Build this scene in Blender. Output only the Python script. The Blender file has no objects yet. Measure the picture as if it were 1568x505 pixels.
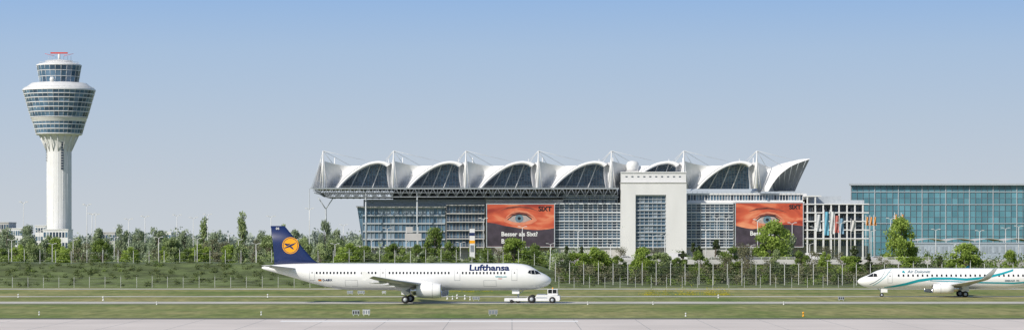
import bpy, math, random
import numpy as np
from mathutils import Vector, Matrix
R=random.Random(7); NR=np.random.default_rng(7)
C=bpy.context.scene.collection
F=4000.0; HZ=363.0; CAMH=10.0
def X(px,D): return (px-784)*D/F
def Z(py,D): return CAMH-(py-HZ)*D/F
# ---------------------------------------------------------------- materials
def mat(name,col,rough=.6,metal=0,var=.12,scale=1.5,spec=.5,bump=0,stretch=None,coat=0):
    m=bpy.data.materials.new(name); m.use_nodes=True; nt=m.node_tree; N=nt.nodes; L=nt.links
    b=N['Principled BSDF']; b.inputs['Roughness'].default_value=rough; b.inputs['Metallic'].default_value=metal
    b.inputs['Specular IOR Level'].default_value=spec
    b.inputs['Coat Weight'].default_value=coat
    tc=N.new('ShaderNodeTexCoord'); mp=N.new('ShaderNodeMapping'); L.new(tc.outputs['Object'],mp.inputs[0])
    if stretch: mp.inputs['Scale'].default_value=stretch
    n=N.new('ShaderNodeTexNoise'); n.inputs['Scale'].default_value=scale; n.inputs['Detail'].default_value=5
    L.new(mp.outputs[0],n.inputs['Vector'])
    r=N.new('ShaderNodeValToRGB'); e=r.color_ramp.elements
    e[0].position=.3; e[1].position=.7
    e[0].color=tuple(c*(1-var) for c in col)+(1,); e[1].color=tuple(min(1,c*(1+var)) for c in col)+(1,)
    L.new(n.outputs['Fac'],r.inputs[0]); L.new(r.outputs[0],b.inputs['Base Color'])
    if bump:
        bp=N.new('ShaderNodeBump'); bp.inputs['Strength'].default_value=bump; L.new(n.outputs['Fac'],bp.inputs['Height']); L.new(bp.outputs[0],b.inputs['Normal'])
    return m
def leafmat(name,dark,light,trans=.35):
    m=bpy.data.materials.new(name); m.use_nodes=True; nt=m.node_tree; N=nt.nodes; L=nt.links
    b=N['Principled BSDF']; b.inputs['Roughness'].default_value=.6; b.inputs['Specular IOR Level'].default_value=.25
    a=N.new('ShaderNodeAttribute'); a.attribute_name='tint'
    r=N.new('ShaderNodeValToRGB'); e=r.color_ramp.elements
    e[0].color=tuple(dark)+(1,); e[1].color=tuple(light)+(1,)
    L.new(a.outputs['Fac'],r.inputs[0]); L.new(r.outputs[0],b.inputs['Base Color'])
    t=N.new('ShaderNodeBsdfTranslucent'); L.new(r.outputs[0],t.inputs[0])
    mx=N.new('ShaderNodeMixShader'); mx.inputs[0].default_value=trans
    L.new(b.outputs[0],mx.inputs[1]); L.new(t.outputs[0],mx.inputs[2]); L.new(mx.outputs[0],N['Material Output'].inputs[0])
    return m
WHITE=mat('white_paint',(.70,.71,.72),.4,var=.04,scale=.4)
PWHITE=mat('aircraft_white',(.80,.81,.82),.22,var=.02,scale=.5,coat=.4)
PGREY=mat('aircraft_grey',(.42,.44,.47),.35,var=.05)
WGREY=mat('wing_grey',(.5,.52,.55),.35,var=.06)
METAL=mat('bare_metal',(.6,.6,.62),.25,1,var=.05)
NAVY=mat('livery_navy',(.008,.022,.10),.3,var=.05,coat=.3)
YEL=mat('livery_yellow',(.85,.38,.01),.35,var=.04)
TEAL=mat('livery_teal',(.01,.32,.38),.35,var=.05)
DTEAL=mat('livery_dark_teal',(.01,.10,.15),.35,var=.05)
BLK=mat('dark_window',(.012,.015,.02),.12,var=.1)
RUB=mat('rubber',(.02,.02,.02),.8,var=.2)
DK=mat('dark_interior',(.03,.032,.035),.7)
LINE=mat('panel_line',(.35,.37,.4),.5)
RED=mat('red_paint',(.55,.05,.03),.4)
MEMB=mat('membrane_white',(.75,.76,.78),.5,var=.04,scale=.15)
CONC=mat('concrete_light',(.46,.46,.46),.8,var=.1,scale=.3)
CONC2=mat('concrete_mid',(.34,.345,.35),.8,var=.15,scale=.3)
STEEL=mat('steel_grey',(.22,.25,.29),.5,.2,var=.1)
STEELL=mat('steel_light',(.42,.46,.50),.45,.1,var=.08)
FRAME=mat('facade_frame_grey',(.52,.555,.59),.5,var=.05,scale=.4)
GL=[mat('glass_a',(.06,.115,.175),.12,var=.3,scale=.2),mat('glass_b',(.09,.16,.23),.15,var=.3,scale=.2),
    mat('glass_c',(.035,.06,.095),.15,var=.3,scale=.2),mat('glass_blind',(.22,.28,.34),.5,var=.2,scale=.3)]
GW=[mat('tower_glass_a',(.075,.14,.22),.1,var=.3,scale=.2),mat('tower_glass_b',(.12,.20,.30),.12,var=.3,scale=.2),mat('tower_glass_c',(.05,.09,.15),.1,var=.3,scale=.2)]
GT=[mat('hall_glass_a',(.10,.25,.31),.15,var=.2,scale=.1),mat('hall_glass_b',(.12,.29,.36),.15,var=.2,scale=.1),mat('hall_glass_c',(.085,.22,.28),.15,var=.2,scale=.1)]
GR=[mat('roof_glass_a',(.12,.20,.28),.15,var=.3,scale=.1),mat('roof_glass_b',(.17,.26,.35),.2,var=.3,scale=.1),mat('roof_glass_c',(.09,.15,.22),.15,var=.3,scale=.1)]
BARK=mat('bark',(.14,.12,.09),.9,var=.3,scale=4)
# ---------------------------------------------------------------- mesh builder
class MB:
    def __init__(s): s.v=[]; s.f=[]; s.m=[]; s.mats=[]; s.sm=[]
    def mi(s,m):
        if m not in s.mats: s.mats.append(m)
        return s.mats.index(m)
    def face(s,pts,m,sm=False):
        b=len(s.v); s.v+= [tuple(p) for p in pts]; s.f.append(tuple(range(b,b+len(pts)))); s.m.append(s.mi(m)); s.sm.append(sm)
    def box(s,x0,x1,y0,y1,z0,z1,m):
        b=len(s.v); s.v+=[(x0,y0,z0),(x1,y0,z0),(x1,y1,z0),(x0,y1,z0),(x0,y0,z1),(x1,y0,z1),(x1,y1,z1),(x0,y1,z1)]
        for q in ((0,3,2,1),(4,5,6,7),(0,1,5,4),(1,2,6,5),(2,3,7,6),(3,0,4,7)):
            s.f.append(tuple(b+i for i in q)); s.m.append(s.mi(m)); s.sm.append(False)
    def loft(s,loops,m,close=True,sm=True,cap=True):
        b=len(s.v); n=len(loops[0])
        for l in loops: s.v+=[tuple(p) for p in l]
        mf=m if callable(m) else (lambda i,j:m)
        for i in range(len(loops)-1):
            for j in range(n if close else n-1):
                k=(j+1)%n
                s.f.append((b+i*n+j,b+i*n+k,b+(i+1)*n+k,b+(i+1)*n+j)); s.m.append(s.mi(mf(i,j))); s.sm.append(sm)
        if cap and close:
            s.f.append(tuple(b+j for j in range(n))[::-1]); s.m.append(s.mi(mf(0,0))); s.sm.append(False)
            e=b+(len(loops)-1)*n
            s.f.append(tuple(e+j for j in range(n))); s.m.append(s.mi(mf(len(loops)-2,0))); s.sm.append(False)
    def tube(s,p0,p1,r,m,r1=None,n=6):
        p0=Vector(p0);p1=Vector(p1);d=(p1-p0)
        if d.length<1e-6:return
        d.normalize(); a=d.orthogonal().normalized(); c=d.cross(a); r1=r if r1 is None else r1
        L=[[p+(a*math.cos(2*math.pi*i/n)+c*math.sin(2*math.pi*i/n))*rr for i in range(n)] for p,rr in((p0,r),(p1,r1))]
        s.loft(L,m)
    def rev(s,o,axis,prof,m,n=32,sm=True,cap=True):
        L=[]
        for r,t in prof:
            l=[]
            for i in range(n):
                a=2*math.pi*i/n; c,q=r*math.cos(a),r*math.sin(a)
                l.append({'x':(o[0]+t,o[1]+c,o[2]+q),'y':(o[0]+q,o[1]+t,o[2]+c),'z':(o[0]+c,o[1]+q,o[2]+t)}[axis])
            L.append(l)
        s.loft(L,m,sm=sm,cap=cap)
    def build(s,name,parent=None,loc=None):
        me=bpy.data.meshes.new(name); me.from_pydata(s.v,[],s.f)
        for m in s.mats: me.materials.append(m)
        me.polygons.foreach_set('material_index',s.m); me.polygons.foreach_set('use_smooth',s.sm); me.update()
        o=bpy.data.objects.new(name,me); C.objects.link(o)
        if parent: o.parent=parent
        if loc: o.location=loc
        return o
def empty(name,loc=(0,0,0),rz=0):
    o=bpy.data.objects.new(name,None); o.location=loc; o.rotation_euler=(0,0,rz); C.objects.link(o); return o
def text2d(txt,width,bold=.02,cuts=None,shear=0):
    cu=bpy.data.curves.new('t','FONT'); cu.body=txt; cu.offset=bold; cu.resolution_u=3; cu.shear=shear
    o=bpy.data.objects.new('t',cu); C.objects.link(o); bpy.context.view_layer.update()
    me=bpy.data.meshes.new_from_object(o)
    import bmesh
    bm=bmesh.new(); bm.from_mesh(me)
    xs=[v.co.x for v in bm.verts]; x0=min(xs); k=width/(max(xs)-x0)
    for v in bm.verts: v.co=Vector(((v.co.x-x0)*k,v.co.y*k,0))
    if cuts:
        ys=[v.co.y for v in bm.verts]; y=min(ys)+cuts
        while y<max(ys):
            bmesh.ops.bisect_plane(bm,geom=bm.verts[:]+bm.edges[:]+bm.faces[:],plane_co=(0,y,0),plane_no=(0,1,0)); y+=cuts
    bm.verts.index_update()
    V=[(v.co.x,v.co.y) for v in bm.verts]; Fc=[[v.index for v in f.verts] for f in bm.faces]
    bm.free(); bpy.data.objects.remove(o); bpy.data.curves.remove(cu); bpy.data.meshes.remove(me)
    return V,Fc
def add_text(mb,V,Fc,fn,m):
    b=len(mb.v); mb.v+=[fn(x,y) for x,y in V]
    for f in Fc: mb.f.append(tuple(b+i for i in f)); mb.m.append(mb.mi(m)); mb.sm.append(False)
# ---------------------------------------------------------------- world, sun, camera
sc=bpy.context.scene
EL=math.radians(34); AZ=math.radians(225)
w=bpy.data.worlds.new('World'); sc.world=w; w.use_nodes=True; nt=w.node_tree; N=nt.nodes; L=nt.links
bg=N['Background']; bg.inputs[1].default_value=.1
sky=N.new('ShaderNodeTexSky'); sky.sky_type='NISHITA'; sky.sun_disc=False; sky.sun_elevation=EL; sky.sun_rotation=AZ; sky.dust_density=1.5; sky.air_density=1.2
tc=N.new('ShaderNodeTexCoord'); sp=N.new('ShaderNodeSeparateXYZ'); L.new(tc.outputs['Generated'],sp.inputs[0])
mr=N.new('ShaderNodeMapRange'); mr.inputs[1].default_value=-.01; mr.inputs[2].default_value=.10; L.new(sp.outputs[2],mr.inputs[0])
cr=N.new('ShaderNodeValToRGB'); e=cr.color_ramp.elements
def lin(c): return tuple(((v/255+.055)/1.055)**2.4 if v>10 else v/3294 for v in c)+(1,)
e[0].position=0; e[0].color=lin((203,208,213)); e[1].position=1; e[1].color=lin((136,175,226))
for p,c in ((.25,(194,203,213)),(.5,(182,198,216)),(.74,(168,192,220)),(.9,(152,184,223))):
    q=e.new(p); q.color=lin(c)
sc10=N.new('ShaderNodeVectorMath'); sc10.operation='SCALE'; sc10.inputs['Scale'].default_value=10
L.new(mr.outputs[0],cr.inputs[0]); L.new(cr.outputs[0],sc10.inputs[0])
m2=N.new('ShaderNodeMapRange'); m2.inputs[1].default_value=.12; m2.inputs[2].default_value=.4; L.new(sp.outputs[2],m2.inputs[0])
mx=N.new('ShaderNodeMix'); mx.data_type='RGBA'; L.new(m2.outputs[0],mx.inputs[0]); L.new(sc10.outputs[0],mx.inputs[6]); L.new(sky.outputs[0],mx.inputs[7])
L.new(mx.outputs[2],bg.inputs[0])
sd=bpy.data.lights.new('sun','SUN'); sd.energy=4.3; sd.angle=math.radians(.53); sd.color=(1,.93,.83)
so=bpy.data.objects.new('sun',sd); C.objects.link(so)
dirv=Vector((math.sin(AZ)*math.cos(EL),math.cos(AZ)*math.cos(EL),math.sin(EL)))
so.rotation_euler=dirv.to_track_quat('Z','Y').to_euler()
cd=bpy.data.cameras.new('camera'); co=bpy.data.objects.new('camera',cd); C.objects.link(co); sc.camera=co
ZK,ZX,ZY=1.0,784,252.5
co.location=(0,0,CAMH); co.rotation_euler=(math.pi/2,0,0); cd.sensor_width=36; cd.lens=36*F/1568*ZK; cd.shift_x=ZK*(ZX-784)/1568; cd.shift_y=ZK*(HZ-ZY)/1568; cd.clip_end=30000; cd.clip_start=1
sc.view_settings.view_transform='Standard'; sc.view_settings.look='None'; sc.view_settings.exposure=0
# ---------------------------------------------------------------- ground
def groundmat():
    m=bpy.data.materials.new('airfield_grass'); m.use_nodes=True; nt=m.node_tree; N=nt.nodes; L=nt.links; b=N['Principled BSDF']
    b.inputs['Roughness'].default_value=.9; b.inputs['Specular IOR Level'].default_value=.15
    tc=N.new('ShaderNodeTexCoord')
    def noise(scale,st,det=6):
        mp=N.new('ShaderNodeMapping'); mp.inputs['Scale'].default_value=st; L.new(tc.outputs['Object'],mp.inputs[0])
        n=N.new('ShaderNodeTexNoise'); n.inputs['Scale'].default_value=scale; n.inputs['Detail'].default_value=det; n.inputs['Roughness'].default_value=.65
        L.new(mp.outputs[0],n.inputs['Vector']); return n
    n1=noise(.05,(1,.35,1)); n2=noise(.6,(1,.2,1),8); n3=noise(.02,(.3,2.5,1),3)
    r1=N.new('ShaderNodeValToRGB'); e=r1.color_ramp.elements; e[0].position=.35; e[1].position=.65
    e[0].color=(.16,.21,.062,1); e[1].color=(.33,.31,.15,1)
    L.new(n1.outputs['Fac'],r1.inputs[0])
    r2=N.new('ShaderNodeValToRGB'); e=r2.color_ramp.elements; e[0].position=.3; e[1].position=.72; e[0].color=(.55,.6,.52,1); e[1].color=(1.25,1.22,1.2,1)
    L.new(n2.outputs['Fac'],r2.inputs[0])
    r3=N.new('ShaderNodeValToRGB'); e=r3.color_ramp.elements; e[0].position=.4; e[1].position=.65; e[0].color=(.82,.92,.8,1); e[1].color=(1.2,1.08,1.15,1)
    L.new(n3.outputs['Fac'],r3.inputs[0])
    a=N.new('ShaderNodeMix'); a.data_type='RGBA'; a.blend_type='MULTIPLY'; a.inputs[0].default_value=1; L.new(r1.outputs[0],a.inputs[6]); L.new(r2.outputs[0],a.inputs[7])
    c=N.new('ShaderNodeMix'); c.data_type='RGBA'; c.blend_type='MULTIPLY'; c.inputs[0].default_value=1; L.new(a.outputs[2],c.inputs[6]); L.new(r3.outputs[0],c.inputs[7])
    L.new(c.outputs[2],b.inputs['Base Color']); return m
GRASS=groundmat()
g=MB(); g.face([(-9000,-200,0),(9000,-200,0),(9000,20000,0),(-9000,20000,0)],GRASS); g.build('ground')
RUN=mat('runway_concrete',(.62,.57,.54),.85,var=.1,scale=.12,stretch=(.5,.5,1))
TAX=mat('taxiway_concrete',(.48,.47,.43),.85,var=.15,scale=.1,stretch=(1,.4,1))
ASH=mat('asphalt',(.10,.10,.085),.9,var=.25,scale=.3)
DIRT=mat('verge',(.15,.17,.07),.9,var=.3,scale=.5)
PAINT=mat('road_paint',(.88,.88,.87),.6,var=.04,scale=1)
def sheet(name,x0,x1,y0,y1,z,m):
    g=MB(); g.face([(x0,y0,z),(x1,y0,z),(x1,y1,z),(x0,y1,z)],m); return g.build(name)
sheet('runway',-2500,2500,240,319,.012,RUN); sheet('runway_shoulder',-2500,2500,319.02,324,.008,ASH)
sheet('runway_marking',X(430,312),X(885,312),309.8,313.6,.02,PAINT)
g=MB()
for i in range(-40,40): g.box(i*7.5-.04,i*7.5+.04,240,319,.0121,.016,CONC2)
for y in (268,292,304): g.box(-300,300,y,y+.12,.0121,.0165,CONC2)
g.build('runway_joints')
sheet('taxiway',-2500,2500,395,407,.012,TAX)
sheet('service_road',-2500,2500,439,445,.012,TAX)
sheet('perimeter_road',-2500,2500,503,511,.012,TAX)
sheet('taxiway_verge',-2500,2500,388,394.9,.006,DIRT)
# ---------------------------------------------------------------- numpy foliage
def np_mesh(name,V,Q,mi,tint,mats):
    me=bpy.data.meshes.new(name); nv=len(V); nq=len(Q)
    me.vertices.add(nv); me.vertices.foreach_set('co',V.astype(np.float32).ravel())
    me.loops.add(nq*4); me.loops.foreach_set('vertex_index',Q.astype(np.int32).ravel())
    me.polygons.add(nq); me.polygons.foreach_set('loop_start',np.arange(0,nq*4,4,dtype=np.int32))
    me.polygons.foreach_set('loop_total',np.full(nq,4,dtype=np.int32))
    me.polygons.foreach_set('material_index',mi.astype(np.int32))
    a=me.attributes.new('tint','FLOAT','POINT'); a.data.foreach_set('value',tint.astype(np.float32))
    for m in mats: me.materials.append(m)
    me.update(calc_edges=True); me.validate(); return me
def leaf_quads(P,size,aspect=.7):
    n=len(P); a=NR.normal(size=(n,3)); a/=np.linalg.norm(a,axis=1)[:,None]
    b=NR.normal(size=(n,3)); b-=(a*b).sum(1)[:,None]*a; b/=np.linalg.norm(b,axis=1)[:,None]
    s=(size*NR.uniform(.6,1.4,n))[:,None]
    V=np.stack([P-a*s,P-b*s*aspect,P+a*s,P+b*s*aspect],1).reshape(-1,3)
    return V,np.arange(n*4).reshape(n,4)
def tube_q(p0,p1,r0,r1,n=6):
    p0=Vector(p0);p1=Vector(p1);d=(p1-p0).normalized();a=d.orthogonal().normalized();c=d.cross(a)
    V=[]
    for p,r in((p0,r0),(p1,r1)):
        for i in range(n):
            t=2*math.pi*i/n; V.append(p+(a*math.cos(t)+c*math.sin(t))*r)
    return np.array([tuple(v) for v in V]),np.array([(i,(i+1)%n,n+(i+1)%n,n+i) for i in range(n)])
def tree_mesh(name,kind,h,w,lm,nleaf=3500,leaf=.17,seed=0):
    global NR; NR=np.random.default_rng(seed+11); rr=random.Random(seed)
    parts=[]
    def add(V,Q,m,t): parts.append((V,Q,np.full(len(Q),m),t if hasattr(t,'__len__') else np.full(len(V),t)))
    ht=h*.3 if kind=='round' else h*.12
    top=h*.9
    pts=[(0,0,0)]
    for k in range(1,6): pts.append((rr.uniform(-.03,.03)*h,rr.uniform(-.03,.03)*h,top*k/5))
    r0=h*.022+.05
    for k in range(5):
        V,Q=tube_q(pts[k],pts[k+1],r0*(1-k/5.3),r0*(1-(k+1)/5.3)); add(V,Q,0,.5)
    cl=[]
    nc={'round':26,'poplar':22,'conifer':30,'sparse':22}[kind]
    for k in range(nc):
        a=rr.uniform(0,2*math.pi)
        if kind=='round' or kind=='sparse':
            u=rr.uniform(-.95,1); rad=math.sqrt(max(0,1-u*u))*rr.uniform(.55,1)*(1.0 if rr.random()>.15 else 1.15)
            c=(math.cos(a)*rad*w*.40,math.sin(a)*rad*w*.40,h*.56+u*h*.36); cr_=w*rr.uniform(.10,.18)
        elif kind=='poplar':
            u=rr.uniform(.1,1); rad=.5*math.sin(min(1,u*1.15+.1)*math.pi)**.5 if u<.85 else .22
            c=(math.cos(a)*rad*w*.6,math.sin(a)*rad*w*.6,h*(.08+.85*u)); cr_=w*rr.uniform(.2,.3)
        else:
            u=rr.uniform(.08,1); rad=(1-u)*.9+.06
            c=(math.cos(a)*rad*w*.42,math.sin(a)*rad*w*.42,h*(.06+.88*u)); cr_=w*rr.uniform(.09,.17)*(1.25-u*.6)
        cl.append((c,cr_))
        zb=max(ht*.8,c[2]-h*.25); j=min(4,int(zb/top*5)); f=zb/top*5-j
        b=Vector(pts[j]).lerp(Vector(pts[j+1]),f)
        mid=b.lerp(Vector(c),.5)+Vector((0,0,-.03*h)); r=r0*.35
        for p,q,ra,rb in((b,mid,r,r*.65),(mid,Vector(c),r*.65,r*.25)):
            V,Q=tube_q(p,q,ra,rb,4); add(V,Q,0,.5)
    per=nleaf//nc
    for c,cr_ in cl:
        n=int(per*rr.uniform(.6,1.4)); D=NR.normal(size=(n,3)); D/=np.linalg.norm(D,axis=1)[:,None]
        P=np.array(c)+D*(cr_*NR.uniform(.25,1.25,n)**.7)[:,None]*np.array([1.1,1.1,.8])
        V,Q=leaf_quads(P,leaf); base=rr.uniform(.15,.75)
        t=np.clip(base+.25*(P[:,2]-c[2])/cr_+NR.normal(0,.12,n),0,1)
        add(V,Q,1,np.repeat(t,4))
    off=0; VV=[];QQ=[];MM=[];TT=[]
    for V,Q,m,t in parts: VV.append(V);QQ.append(Q+off);MM.append(m);TT.append(t);off+=len(V)
    return np_mesh(name,np.concatenate(VV),np.concatenate(QQ),np.concatenate(MM),np.concatenate(TT),[BARK,lm])
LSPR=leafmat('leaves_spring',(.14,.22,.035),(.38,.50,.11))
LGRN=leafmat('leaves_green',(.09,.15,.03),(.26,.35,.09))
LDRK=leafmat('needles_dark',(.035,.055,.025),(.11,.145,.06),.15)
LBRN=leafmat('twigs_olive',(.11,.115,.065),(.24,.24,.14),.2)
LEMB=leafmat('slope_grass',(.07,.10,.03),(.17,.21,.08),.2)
LHAZ=leafmat('distant_hazed_leaves',(.26,.31,.29),(.38,.44,.37),.2)  # aerial haze painted into the leaf colour, pale and greyed
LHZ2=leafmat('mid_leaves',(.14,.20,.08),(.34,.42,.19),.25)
LHZ3=leafmat('far_hazed_leaves',(.19,.25,.16),(.36,.43,.27),.25)  # paler leaf colour, with distance haze mixed in
LIB={}
for k,(kind,lm,n,lf) in {'spring':('round',LSPR,5600,.21),'green':('round',LGRN,5000,.21),'poplar':('poplar',LHZ2,2600,.2),'pine':('conifer',LDRK,3800,.2),'olive':('sparse',LBRN,1500,.17),'mid':('round',LHZ3,3600,.24),'lush':('round',LHZ2,4600,.23)}.items():
    for s in range(4):
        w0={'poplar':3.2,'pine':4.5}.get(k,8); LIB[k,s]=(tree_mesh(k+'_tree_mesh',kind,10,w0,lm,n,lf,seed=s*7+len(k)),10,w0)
NAMES={'spring':'deciduous_tree','green':'deciduous_tree','poplar':'poplar_tree','pine':'pine_tree','olive':'budding_tree','mid':'deciduous_tree','lush':'deciduous_tree'}
def tree(k,px,ytop,wpx,D,base=0.):
    me,h0,w0=LIB[k,R.randrange(4)]; o=bpy.data.objects.new(NAMES[k],me); C.objects.link(o)
    h=Z(ytop,D)-base; ww=wpx*D/F; o.location=(X(px,D),D,base-.05); o.scale=(ww/w0,ww/w0,h/h0*1.02); o.rotation_euler=(0,0,R.uniform(0,6.28))
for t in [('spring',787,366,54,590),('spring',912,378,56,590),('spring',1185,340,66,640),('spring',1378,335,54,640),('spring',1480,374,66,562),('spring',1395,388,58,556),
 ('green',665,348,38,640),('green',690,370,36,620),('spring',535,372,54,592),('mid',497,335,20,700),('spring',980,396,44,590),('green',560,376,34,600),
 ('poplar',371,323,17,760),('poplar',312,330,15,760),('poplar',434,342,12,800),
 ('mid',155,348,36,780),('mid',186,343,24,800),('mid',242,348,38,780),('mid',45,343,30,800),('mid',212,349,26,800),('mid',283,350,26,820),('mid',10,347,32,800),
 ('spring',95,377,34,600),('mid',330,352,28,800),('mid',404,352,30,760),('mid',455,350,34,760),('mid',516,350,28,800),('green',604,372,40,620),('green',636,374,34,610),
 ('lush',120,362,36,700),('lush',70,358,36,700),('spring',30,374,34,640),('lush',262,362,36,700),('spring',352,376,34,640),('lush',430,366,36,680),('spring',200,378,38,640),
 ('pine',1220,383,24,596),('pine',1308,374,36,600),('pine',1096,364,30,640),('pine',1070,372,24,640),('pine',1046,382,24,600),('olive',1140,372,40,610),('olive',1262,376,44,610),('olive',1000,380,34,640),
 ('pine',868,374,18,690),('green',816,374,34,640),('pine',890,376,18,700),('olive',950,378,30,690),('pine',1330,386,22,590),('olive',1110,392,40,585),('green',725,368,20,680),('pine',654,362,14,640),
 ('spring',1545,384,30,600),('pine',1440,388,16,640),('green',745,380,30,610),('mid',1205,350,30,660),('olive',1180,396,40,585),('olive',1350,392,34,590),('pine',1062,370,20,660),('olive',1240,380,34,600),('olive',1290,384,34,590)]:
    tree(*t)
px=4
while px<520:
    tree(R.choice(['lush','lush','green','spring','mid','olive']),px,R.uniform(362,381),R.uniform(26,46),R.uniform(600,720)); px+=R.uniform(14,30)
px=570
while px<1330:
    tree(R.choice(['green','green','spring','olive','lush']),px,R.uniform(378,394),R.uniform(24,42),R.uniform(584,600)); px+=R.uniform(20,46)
def mass(name,lm,x0,x1,y0,y1,hf,n,leaf,clump,basef=lambda x,y:0,seed=1,lo=.55):
    global NR; NR=np.random.default_rng(seed)
    nc=n//60; cx=NR.uniform(x0,x1,nc); cy=NR.uniform(y0,y1,nc)
    hh=np.array([max(.05,hf(a)) for a in cx])*NR.uniform(lo,1.05,nc); bz=np.array([basef(a,b) for a,b in zip(cx,cy)])
    cz=bz+hh*NR.uniform(.2,.95,nc)
    P=np.repeat(np.stack([cx,cy,cz],1),60,0)+NR.normal(size=(nc*60,3))*clump
    P[:,2]=np.maximum(P[:,2],np.repeat(bz,60)+.05)
    t=np.clip(np.repeat(NR.uniform(.05,.85,nc),60)+NR.normal(0,.15,nc*60),0,1)
    V,Q=leaf_quads(P,leaf); me=np_mesh(name,V,Q,np.zeros(len(Q)),np.repeat(t,4),[lm])
    o=bpy.data.objects.new(name,me); C.objects.link(o)
def wob(x,a,f,p=0): return a*(math.sin(x*f+p)+.6*math.sin(x*f*2.3+1.7+p)+.4*math.sin(x*f*5.1+p*2))
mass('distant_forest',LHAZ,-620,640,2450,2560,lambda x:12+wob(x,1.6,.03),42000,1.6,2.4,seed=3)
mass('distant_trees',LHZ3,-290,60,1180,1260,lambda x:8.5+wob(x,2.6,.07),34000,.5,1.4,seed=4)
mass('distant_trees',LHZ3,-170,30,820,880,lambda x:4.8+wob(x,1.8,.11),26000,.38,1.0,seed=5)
mass('shrub_belt',LHZ2,-135,10,600,650,lambda x:3.9+wob(x,1.1,.2),34000,.24,.7,seed=6)
mass('shrub_belt',LGRN,-10,130,640,680,lambda x:5.0+wob(x,1.4,.2),30000,.24,.7,seed=7)
# ---------------------------------------------------------------- embankment
def emb_h(x):
    a=1/(1+math.exp((x-9)/3.0)); return 1.1+a*3.6
def emb_z(x,y):
    h=emb_h(x)+.12*math.sin(x*.35)+.1*math.sin(x*.9+y*.5)
    if y<523: return 0
    if y<536: return h*((y-523)/13)**.9
    if y<558: return h
    return max(0,h*(1-(y-558)/18))
EM=mat('rough_grass',(.085,.115,.042),.95,var=.5,scale=.45,stretch=(.5,1,2.2),bump=.3)
g=MB(); rows=[522.9]+[523.2+i*.9 for i in range(16)]+[545,558,564,570,576.2]
loops=[[(x,y,emb_z(x,y)-(.05 if y in(522.9,576.2) else 0)) for x in np.arange(-200,201,2.0)] for y in rows]
g.loft(loops,EM,close=False); g.build('embankment')
mass('embankment_grass',LEMB,-125,18,523.5,537,lambda x:.3,24000,.11,.28,basef=emb_z,seed=8)
mass('embankment_bushes',LGRN,-125,16,526,536,lambda x:wob(x,.45,.23)-.2,3600,.12,.35,basef=emb_z,seed=9)
mass('hedge',LDRK,9,100,530,545,lambda x:2.4+wob(x,1.2,.25),24000,.17,.5,basef=emb_z,seed=10)
mass('hedge',LBRN,9,100,528,542,lambda x:2.4+wob(x,1.1,.3,2),16000,.16,.45,basef=emb_z,seed=12)
mass('hedge',LGRN,9,100,527,534,lambda x:1.0+wob(x,1.1,.5,1),8000,.14,.4,basef=emb_z,seed=15)
YF=leafmat('yellow_flowers',(.3,.28,.02),(.6,.5,.02),.2)
mass('yellow_wildflowers',YF,X(985,460),X(1110,460),452,462,lambda x:.25,1800,.07,.5,seed=13)
mass('yellow_wildflowers',YF,X(540,470),X(780,470),478,484,lambda x:.2,900,.06,.5,seed=14)
# fences
GALV=mat('galvanised_steel',(.60,.61,.61),.5,.1,var=.06)
def fence(name,x0,x1,y,h,sp,base,r=.06,wires=3,top=True):
    g=MB(); x=x0; prev=None
    while x<=x1:
        z=base(x,y); hh=h*R.uniform(.93,1.04); g.box(x-r,x+r,y-r,y+r,z-.1,z+hh,GALV)
        if top: g.tube((x,y,z+hh),(x,y-.35,z+hh+.35),r*.6,GALV,n=4)
        if prev is not None:
            for k in range(wires):
                zz=h*(k+.5)/wires; g.tube((prev[0],y-r-.03,prev[1]+zz),(x,y-r-.03,z+zz),.009,GALV,n=3)
        prev=(x,z); x+=sp*R.uniform(.97,1.03)
    g.build(name)
fence('perimeter_fence',-118,118,519,2.2,3.1,lambda x,y:0,.03,4)
fence('security_fence',X(850,530),118,527,4.6,2.9,lambda x,y:emb_z(x,y)*.5,.05,3)
fence('embankment_fence',-120,12,540,2.7,3.2,emb_z,.04,2)
# ---------------------------------------------------------------- airliner
def pchip(xs,ys,x):
    xs=np.array(xs,float);ys=np.array(ys,float);h=np.diff(xs);d=np.diff(ys)/h;m=np.zeros(len(xs))
    for i in range(1,len(xs)-1): m[i]=0 if d[i-1]*d[i]<=0 else 2*d[i-1]*d[i]/(d[i-1]+d[i])
    m[0]=d[0];m[-1]=d[-1]
    i=min(max(np.searchsorted(xs,x)-1,0),len(h)-1);t=(x-xs[i])/h[i];t=min(max(t,0),1)
    return (2*t**3-3*t**2+1)*ys[i]+(t**3-2*t**2+t)*h[i]*m[i]+(-2*t**3+3*t**2)*ys[i+1]+(t**3-t**2)*h[i]*m[i+1]
NS=[0,.05,.15,.3,.6,1,1.6,2,2.4,2.9,3.5,4.5,6]
NT=[3.4,3.62,3.78,3.93,4.15,4.38,4.66,4.87,5.15,5.45,5.72,5.95,6.05]
NB=[3.4,3.2,3.05,2.88,2.66,2.46,2.26,2.17,2.1,2.05,2.0,1.95,1.93]
NW=[.02,.26,.45,.64,.92,1.17,1.43,1.55,1.66,1.77,1.86,1.94,1.975]
def foil(chord,tk,n=10):
    xs=[(1-math.cos(math.pi*i/n))/2 for i in range(n+1)]
    th=lambda x:5*tk*(.2969*math.sqrt(x)-.126*x-.3516*x*x+.2843*x**3-.1036*x**4)*chord
    return [(x*chord,th(x)) for x in xs]+[(x*chord,-th(x)) for x in xs[-2:0:-1]]
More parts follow.
